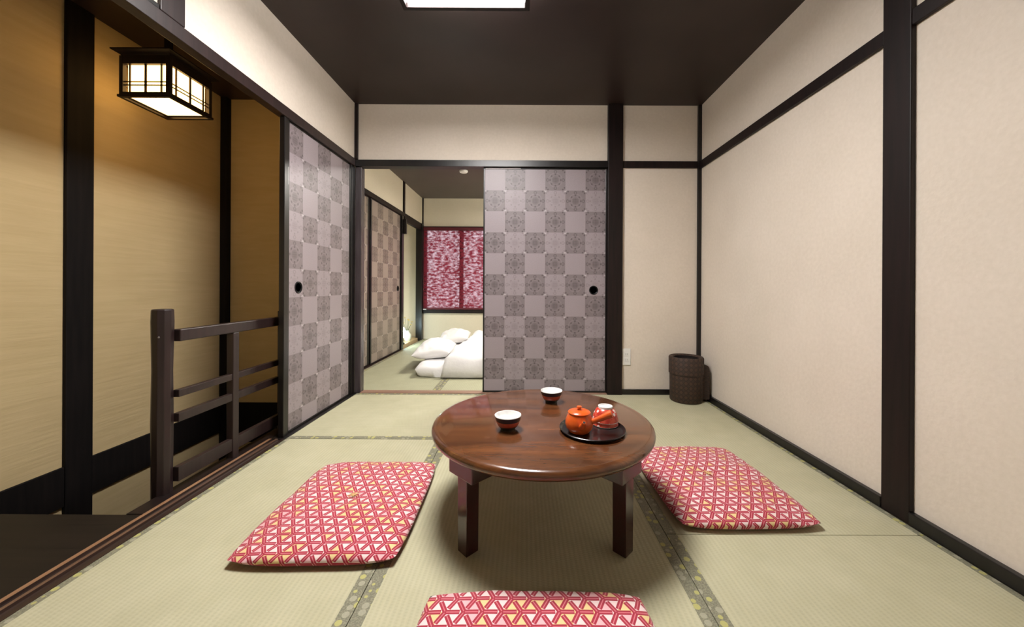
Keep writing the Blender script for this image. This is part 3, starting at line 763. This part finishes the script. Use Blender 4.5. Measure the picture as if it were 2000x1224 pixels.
bm = nb(); tube(bm, [(0.036, -0.014, 0.038), (0.055, -0.019, 0.046), (0.075, -0.023, 0.056), (0.094, -0.026, 0.066), (0.106, -0.028, 0.071), (0.108, -0.0285, 0.0718)], [0.0095, 0.009, 0.0105, 0.0125, 0.0135, 0.011], 24)
obj('side_handle', bm, MAT_ORANGE, tp, smooth=True, sharp=50)

# ------------------------------------------------------------------ woven basket in the corner
bk = thing('waste_basket', 'dark brown woven waste basket in the right corner', 'waste basket', (1.236, 2.765, 0.0))
def cyl_uv(co, n): return (math.atan2(co.y, co.x)*0.12, co.z)
bm = nb(); lathe(bm, [(0, 0.002), (0.110, 0.002), (0.115, 0.01), (0.1165, 0.20), (0.1165, 0.21), (0.105, 0.21), (0.104, 0.02), (0, 0.015)], 64); obj('basket_body', bm, [MAT_BASKET], bk, smooth=True, uv=cyl_uv, sharp=50)
bm = nb(); lathe(bm, [(0.1165, 0.205), (0.1225, 0.207), (0.123, 0.325), (0.117, 0.333), (0.098, 0.330), (0.088, 0.322), (0.087, 0.22), (0.104, 0.208)], 64); obj('rolled_collar', bm, [MAT_BASKET], bk, smooth=True, uv=cyl_uv, sharp=60)
bm = nb(); lathe(bm, [(0, 0.07), (0.1, 0.07), (0.0868, 0.325), (0.0862, 0.325)], 48); obj('lining', bm, [MAT_BASKIN], bk, smooth=True)
bm = nb()      # solid dark block with a rounded top corner, on the wall side
prof = [(0.085, 0.02), (0.150, 0.02), (0.153, 0.03), (0.153, 0.235), (0.149, 0.258), (0.138, 0.272), (0.120, 0.278), (0.085, 0.278)]
extrude_y(bm, prof, -0.055, 0.03)
obj('side_block', bm, MAT_BASKET, bk, bevel=0.004, uv=cyl_uv)

# ------------------------------------------------------------------ wall socket
so = thing('wall_socket', 'white double socket low on the back wall beside the broad post', 'wall socket', (0.828, YB, 0.297))
bm = nb(); box(bm, -0.034, 0.034, -0.007, 0, -0.066, 0.066); obj('cover_plate', bm, MAT_PLASTIC, so, bevel=0.003)
for dz in (-0.022, 0.022):
    bm = nb(); box(bm, -0.014, 0.014, -0.0095, -0.0068, dz-0.016, dz+0.016); fo = obj('outlet', bm, MAT_PLASTIC, so, bevel=0.001)
    for dx in (-0.006, 0.006):
        bm = nb(); box(bm, dx-0.001, dx+0.001, -0.0101, -0.0094, dz-0.006, dz+0.006); obj('slot', bm, MAT_SLOT, fo)

# ------------------------------------------------------------------ bedding
GB = 'white bedding in the bedroom'
def slab(W_, D_, Hh, seed, seam=None, wr=0.008, p=10):
    return cushion_bm(W_, D_, Hh, Hh*0.5 if seam is None else seam, seed, n=50, wr=wr, p=p, round_=0.03)
def duvet_bm(x0, x1, y0, y1, z, seed, nx=70, ny=50, skirt=0.10):
    bm = nb(); g = []
    for i in range(nx+1):
        row = []
        for j in range(ny+1):
            u, v = i/nx, j/ny; x = x0+(x1-x0)*u; y = y0+(y1-y0)*v
            d = min((x-x0)/0.9, (x1-x), (y-y0), (y1-y))
            e = min(1, max(0, d/skirt)); f = sqrt(max(0, 1-(1-e)**2))
            wv = noise.noise(Vector((x*3.2+seed, y*3.2, seed)))*0.035+noise.noise(Vector((x*8, y*8+seed, seed)))*0.02+abs(noise.noise(Vector((x*6+y*5, y*3-x*2, seed))))*0.03
            zz = 0.012+(z-0.012+wv)*f
            sh = 0.025*noise.noise(Vector((x*5, y*5, seed+9)))*(1-f)
            row.append(bm.verts.new((x+sh, y+sh*0.6, max(0.01, zz))))
        g.append(row)
    for i in range(nx):
        for j in range(ny): bm.faces.new((g[i][j], g[i+1][j], g[i+1][j+1], g[i][j+1]))
    return bm
for (cy, lab, sd) in ((3.86, 'nearer', 11), (4.86, 'farther', 23)):
    o = obj('futon_mattress', slab(2.0, 0.92, 0.12, sd, seam=0.07), MAT_LINEN, smooth=True, sharp=80); o.location = (-0.03, cy, 0.002)
    tag(o, 'white futon mattress on the mats, %s of the two' % lab, 'mattress', GB)
    o = obj('pillow', cushion_bm(0.38, 0.60, 0.16, 0.05, sd+1, n=40, wr=0.012, p=1.9, pinch=0.07, round_=0.0), MAT_LINEN, smooth=True, sharp=80)
    o.location = (-0.925 if sd == 11 else -0.90, cy+0.05, 0.129); o.rotation_euler = (0, radians(-4), radians(4))
    tag(o, 'white pillow on the %s futon mattress' % lab, 'pillow', GB)
    bm = duvet_bm(-0.75 if sd == 11 else -0.72, 1.3, cy-0.49, cy+0.46, 0.22, sd)
    o = obj('duvet', bm, MAT_LINEN, smooth=True, sharp=180); sm = o.modifiers.new('thickness', 'SOLIDIFY'); sm.thickness = 0.008
    tag(o, 'puffy white duvet spread over the %s futon' % lab, 'duvet', GB)

# outside ground under the window light
sbox('ground_outside', (-6, 6, Y2+0.5, Y2+9, -3.0, -2.9), MAT_GROUND, 'pale ground outside the window', 'ground')
